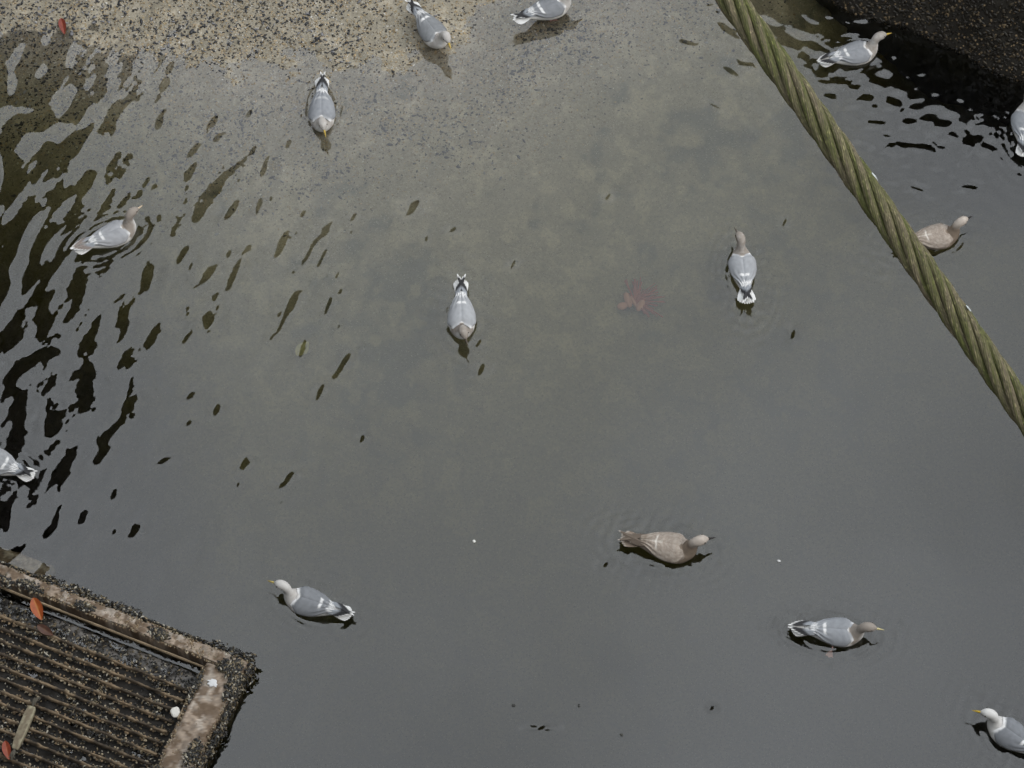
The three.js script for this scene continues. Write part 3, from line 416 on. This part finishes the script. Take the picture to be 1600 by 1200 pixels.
        const trail = smooth(0.76, 0.83, u + 0.22 * (n - 0.5) - 0.06 * v) * (0.55 + 0.6 * smooth(0.3, 0.6, nf)), lead = (1 - smooth(0.03, 0.08, u + 0.05 * (n - 0.5))) * (o.collar ?? 0.2 + 0.8 * smooth(0.4, 0.75, v)), low = smooth(0.93, 0.97, v) * (1 - smooth(0.2, 0.7, u));
        const wh = clamp(Math.max(cr * (o.crescentAmt ?? 1), trail * 0.9, lead, low * 0.8)); c = c.map((q, e) => mix(q, [0.78, 0.78, 0.78][e], wh));
      }
      const [cx, cy, cz] = [x, yc + (h + off) * Math.sin(a), s * (wide + off) * Math.cos(a) ];
      return { p: [cx, cy, cz], c };
    });
    if (s > 0) { const ix = wg.index.array; for (let q = 0; q < ix.length; q += 3) { const t = ix[q]; ix[q] = ix[q + 1]; ix[q + 1] = t; } wg.computeVertexNormals(); }
    mesh('wing', wg, gullMat, G);
    const fs = []; for (let k = 0; k < 5; k++) {
      const dk = brown ? [0.14, 0.11, 0.085] : o.tips ?? [0.03, 0.03, 0.033], f = blade(0.105 + 0.022 * k, 0.0095, 0.0028, (t) => (brown ? t > 0.93 : t > 0.86 || (t > 0.55 && t < 0.64 && k > 2)) ? (brown ? [0.5, 0.45, 0.4] : [0.78, 0.78, 0.77]) : t < 0.35 && !brown ? [0.30, 0.32, 0.35] : dk);
      f.rotateZ(-(0.05 + 0.03 * (o.tipLift ?? 0))); f.rotateY(-s * (0.10 + 0.045 * k - (o.tipSpread ?? 0) * 2.2 + 0.16 * (hash2(o.seed * 3 + s, 5) - 0.5))); f.translate(-0.128, 0.082 + 0.003 * k + (s > 0 ? 0.003 : 0), s * (0.040 - 0.003 * k)); fs.push(f);
    }
    mesh('wing_tip', mergeGeometries(fs), gullMat, G);
  }
  const ts = []; for (let k = -4; k <= 4; k++) { const f = blade(0.150 - 0.0016 * k * k, 0.0145, 0.003, (t) => { const w = brown ? (t > 0.9 ? [0.42, 0.37, 0.32] : [0.26, 0.205, 0.16]) : [0.80, 0.80, 0.79]; const q = 0.92 + 0.12 * vnoise(t * 9 + k, sd); return w.map((e) => e * q); }); f.rotateY(k * (0.050 + (o.fan ?? 0) * 0.03)); f.translate(-0.145, 0.060 + 0.0016 * (4 - Math.abs(k)), k * 0.0058); ts.push(f); }
  mesh('tail', mergeGeometries(ts), gullMat, G);
  const foot = (px, pz, y0, y1, ang, side) => {
    const gs = [new THREE.CylinderGeometry(0.0055, 0.0065, y0 - y1, 8).translate(px, (y0 + y1) / 2, pz)];
    const web = new THREE.Shape(); web.moveTo(-0.008, 0); web.lineTo(0.05, 0.026); web.lineTo(0.047, 0.010); web.lineTo(0.058, 0); web.lineTo(0.047, -0.010); web.lineTo(0.05, -0.026); web.lineTo(-0.008, 0);
    const w = new THREE.ExtrudeGeometry(web, { depth: 0.004, bevelEnabled: true, bevelSize: 0.0015, bevelThickness: 0.0015, bevelSegments: 1 }); w.rotateX(-Math.PI / 2); w.rotateY(ang); w.translate(px, y1, pz); gs.push(w.index ? w.toNonIndexed() : w); gs[0] = gs[0].toNonIndexed();
    for (const q of gs) for (const k of Object.keys(q.attributes)) if (k !== 'position' && k !== 'normal') q.deleteAttribute(k);
    mesh('leg', mergeGeometries(gs), legMat, G);
  };
  if (o.stand) for (const s of [-1, 1]) foot(0.005 + (o.step ?? 0) * s, s * 0.032, 0.0, o.stand, 0.1 * s, s);
  if (o.paddle) foot(-0.01, 0.10, 0.02, -0.055, -1.9, 1);
  tag(G, o.label, 'gull', 'gulls on the water');
  return G;
}
const GULLS = [
  { label: 'grey and white gull standing in the shallows at the back, bill pointing down', stand: -0.085, y: 0.075, stretch: 0.15, yaw: 14, headYaw: -28, streak: 0.55, crescent: 0.3, grey: [0.25, 0.265, 0.29] },
  { label: 'gull standing at the back edge, head out of view, tail toward the left', stand: -0.085, y: 0.078, stretch: 0.4, yaw: 0, streak: 0.5, crescent: 0.9, grey: [0.24, 0.255, 0.285] },
  { label: 'gull swimming in dark ripples beside the mussel covered rock wall', stretch: 0.62, yaw: 12, headYaw: -6, streak: 0.7, collar: 1, crescent: 0.35, tipSpread: 0.08 },
  { label: 'gull cut off by the right edge below the rock wall', stretch: 0.5, yaw: 0, streak: 0.4, crescent: 0.4 },
  { label: 'gull in the shallows facing the front, left of the standing gulls', stretch: 0.1, yaw: 8, headYaw: 4, streak: 0.6, crescent: 0.6, crescentAmt: 0.35 },
  { label: 'gull with brownish wing tips swimming among the dark ripples at the left', stretch: 0.45, yaw: 22, headYaw: -4, streak: 0.95, crescent: 0.35, tips: [0.26, 0.22, 0.2], bill: [0.62, 0.5, 0.36], darkTip: 1, grey: [0.37, 0.385, 0.425], tipSpread: 0.05 },
  { label: 'pale gull facing the front near the middle of the water', stretch: 0.05, yaw: 6, headYaw: 10, streak: 0.85, crescent: 0.15, bill: [0.12, 0.10, 0.08], grey: [0.40, 0.42, 0.46] },
  { label: 'gull facing away toward the back, right of the red weed', stretch: 0.55, yaw: 3, headYaw: 14, streak: 0.85, crescent: 0.2, bill: [0.14, 0.12, 0.10], grey: [0.37, 0.39, 0.43], fan: 1, tipSpread: -0.06 },
  { label: 'brown young gull partly hidden behind the wire rope', brown: 1, stretch: 0.35, yaw: 14, headYaw: 6, streak: 0 },
  { label: 'gull cut off by the left edge, only its rear in view', stretch: 0.3, yaw: 0, streak: 0.4, crescent: 0.6, grey: [0.36, 0.375, 0.41] },
  { label: 'white headed grey gull swimming left, nearest to the rusty grating', stretch: 0.72, yaw: -12, headYaw: 8, streak: 0.42, collar: 1, crescent: 0.25, grey: [0.235, 0.25, 0.28], bill: [0.66, 0.52, 0.16] },
  { label: 'brown young gull floating in open water in front of the middle', brown: 1, stretch: 0.4, yaw: 18, headYaw: 10, streak: 0, scale: 1.08 },
  { label: 'grey gull swimming right with a pink foot showing, front right', stretch: 0.55, yaw: 4, headYaw: -6, streak: 1, crescent: 0.35, paddle: true, bill: [0.66, 0.58, 0.3], tipSpread: 0.06 },
  { label: 'white necked gull with yellow bill in the front right corner', stretch: 0.35, yaw: 4, headYaw: 18, collar: 1, streak: 0.2, crescent: 0.3, grey: [0.22, 0.235, 0.265], bill: [0.70, 0.48, 0.05] }];
GULLS.forEach((g, i) => { const [x, z, h] = gullSpots[i], l = h * Math.PI / 180; makeGull({ ...g, x: x + 0.05 * Math.cos(l), z: z - 0.05 * Math.sin(l), heading: h, seed: i + 1 }); });


renderer.render(scene, camera);
